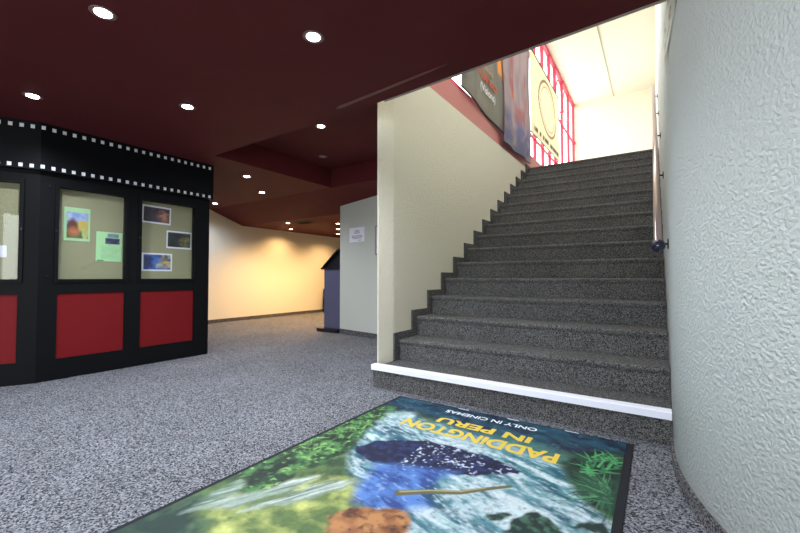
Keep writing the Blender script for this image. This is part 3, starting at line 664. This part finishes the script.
# ================================================================== TICKET MACHINE AND BIN
tm = thing('ticket_machine', 'blue grey ticket machine with black sloping screen beside the pale wall', 'ticket machine', (-4.25, 4.65, 0))
bm = B(); box(bm, -4.50, -4.065, 4.33, 4.98, .001, .055, bev=.006); on(obj('base_plate', bm, 'machine_dark'), tm)
bm = B(); box(bm, -4.425, -4.075, 4.42, 4.9, .055, .985, bev=.004); on(obj('cabinet', bm, 'machine_blue'), tm)
bm = B(); prism(bm, [(-4.43, 1.01), (-4.075, 1.01), (-4.075, 1.25), (-4.12, 1.245)], 4.425, 4.895, 'y'); on(obj('console', bm, 'machine_dark'), tm)
bm = B(); box(bm, -4.49, -4.075, 4.40, 4.92, .985, 1.012, bev=.004); on(obj('ledge', bm, 'black_metal'), tm)
bm = B(); prism(bm, [(-4.46, 1.012), (-4.43, 1.012), (-4.10, 1.275), (-4.075, 1.275), (-4.075, 1.30), (-4.12, 1.298)], 4.39, 4.93, 'y'); on(obj('screen_hood', bm, 'black_metal'), tm)
bm = B(); box(bm, -4.43, -4.424, 4.5, 4.82, .55, .8); on(obj('ticket_slot', bm, 'machine_dark'), tm)
bn = thing('pedal_bin', 'slim black waste bin by the warm lit far wall', 'bin', (-6.6, 6.9, 0))
bm = B(); prism(bm, [(-6.78, 6.74), (-6.5, 6.74), (-6.5, 7.05), (-6.78, 7.05)], .001, .56); on(obj('bin_body', bm, 'black_laminate'), bn)
bm = B(); box(bm, -6.79, -6.49, 6.73, 7.06, .56, .585, bev=.004); on(obj('rim', bm, 'chrome'), bn)
bm = B(); lathe(bm, [(.17, 0), (.165, .03), (.13, .06), (0, .075)], 24, c=(-6.64, 6.895, .585)); on(obj('lid', bm, 'black_metal', smooth=True), bn)
bm = B(); box(bm, -6.68, -6.6, 6.69, 6.74, .01, .03, bev=.003); on(obj('pedal', bm, 'chrome'), bn)

# ================================================================== DOWNLIGHTS
def make_downlight(lens):
    t = bpy.data.objects.new('ceiling_downlight', None); COL.objects.link(t)
    bm = B(); lathe(bm, [(.036, .0), (.052, -.002), (.056, .0), (.052, .004), (.038, .006), (.036, .0)], 28); obj('trim_ring', bm, 'lamp_ring', t, True)
    bm = B(); lathe(bm, [(.036, .002), (.034, -.003), (.02, -.006), (0, -.007)], 24); obj('lamp_lens', bm, lens, t, True)
    return t
def dup(root):
    r = root.copy(); COL.objects.link(r)
    for ch in root.children:
        c = ch.copy(); COL.objects.link(c); c.parent = r
    return r
protos = {}
def downlight(x, y, z, kind, label, group=None, e=None):
    lens = {'cool': 'lens_cool', 'warm': 'lens_warm', 'off': 'lens_off'}[kind]
    if kind not in protos: protos[kind] = t = make_downlight(lens)
    else: t = dup(protos[kind])
    t.location = (x, y, z - .0005); tag(t, label, 'ceiling light', group or 'downlights in the maroon ceiling')
    if kind == 'off': return t
    l = bpy.data.lights.new('downlight_bulb', 'SPOT'); l.energy = e if e is not None else (E_COOL if kind == 'cool' else E_WARM)
    l.color = (.84, .91, 1) if kind == 'cool' else (1, .60, .26)
    l.spot_size = math.radians(155); l.spot_blend = .75; l.shadow_soft_size = .03
    lo_ = bpy.data.objects.new('downlight_bulb', l); COL.objects.link(lo_); lo_.location = (x, y, z - .03)
    return t
downlight(-2.18, .70, Z0, 'cool', 'bright downlight at the top left of the photo, above the middle of the floor', e=70)
downlight(-1.48, 1.39, Z0, 'cool', 'largest bright downlight, nearest to the mat and stairs', e=110)
downlight(-3.595, .76, Z0, 'cool', 'bright downlight just in front of the left end of the film strip fascia')
downlight(-2.87, 1.45, Z0, 'cool', 'bright downlight between the booth and the nearest downlight')
downlight(-2.80, 2.74, ZR, 'cool', 'bright downlight inside the ceiling recess left of the stair wall', e=E_RECESS)
downlight(-3.49, 3.45, ZR, 'off', 'unlit dull downlight deep in the ceiling recess')
downlight(-4.255, 2.892, Z0, 'cool', 'white downlight nearest beyond the right end of the booth', e=42)
downlight(-4.873, 3.567, Z0, 'cool', 'second white downlight beyond the booth, before the slope', e=42)
downlight(-6.27, 3.655, Z0, 'cool', 'white downlight beside the far wall at the booth corner', e=42)
downlight(-5.817, 4.842, ZL, 'warm', 'warm downlight touching the dark vent in the low ceiling')
downlight(-6.492, 5.486, ZL, 'warm', 'warm downlight just past the dark vent near the far wall', e=34)
downlight(-5.07, 5.42, ZL, 'warm', 'uppermost of the three warm downlights at the pale wall edge')
downlight(-5.652, 6.045, ZL, 'warm', 'middle one of the three warm downlights at the pale wall edge')
downlight(-6.31, 6.75, ZL, 'warm', 'lowest of the three warm downlights, above the bin', e=50)
# the rest of the grid behind the viewer
for i, (x, y) in enumerate(((-1.45, -.75), (-2.9, -.75), (-3.6, -1.5), (-.1, -.7))):
    downlight(x, y, Z0, 'cool', 'downlight of the lobby ceiling behind the viewer', 'downlights behind the viewer')

# vent grille in the low ceiling
vt = thing('ceiling_vent', 'dark square vent grille in the low warm lit ceiling', 'ceiling vent', (-5.45, 4.92, ZL))
bm = B(); box(bm, -5.62, -5.28, 4.84, 5.02, ZL - .012, ZL - .001, bev=.002); on(obj('frame', bm, 'black_metal'), vt)
for k in range(6):
    bm = B(); y = 4.86 + k * .025; box(bm, -5.6, -5.3, y, y + .008, ZL - .018, ZL - .012); on(obj('slat', bm, 'rubber'), vt)

# lettering printed on the first banner
for s_, m, w, h, y, z, bl in (('kino', 'sand_ink', .36, .085, 4.50, 3.50, .01), ('Kino', 'orange_ink', .74, .13, 4.27, 3.34, .02), ('(Visions)', 'pale_ink', .52, .13, 4.42, 3.16, .01)):
    for o in text_mesh('lettering', s_, m, w, h, My(y, z), bl, None, .001, gap=9): on(o, b1)
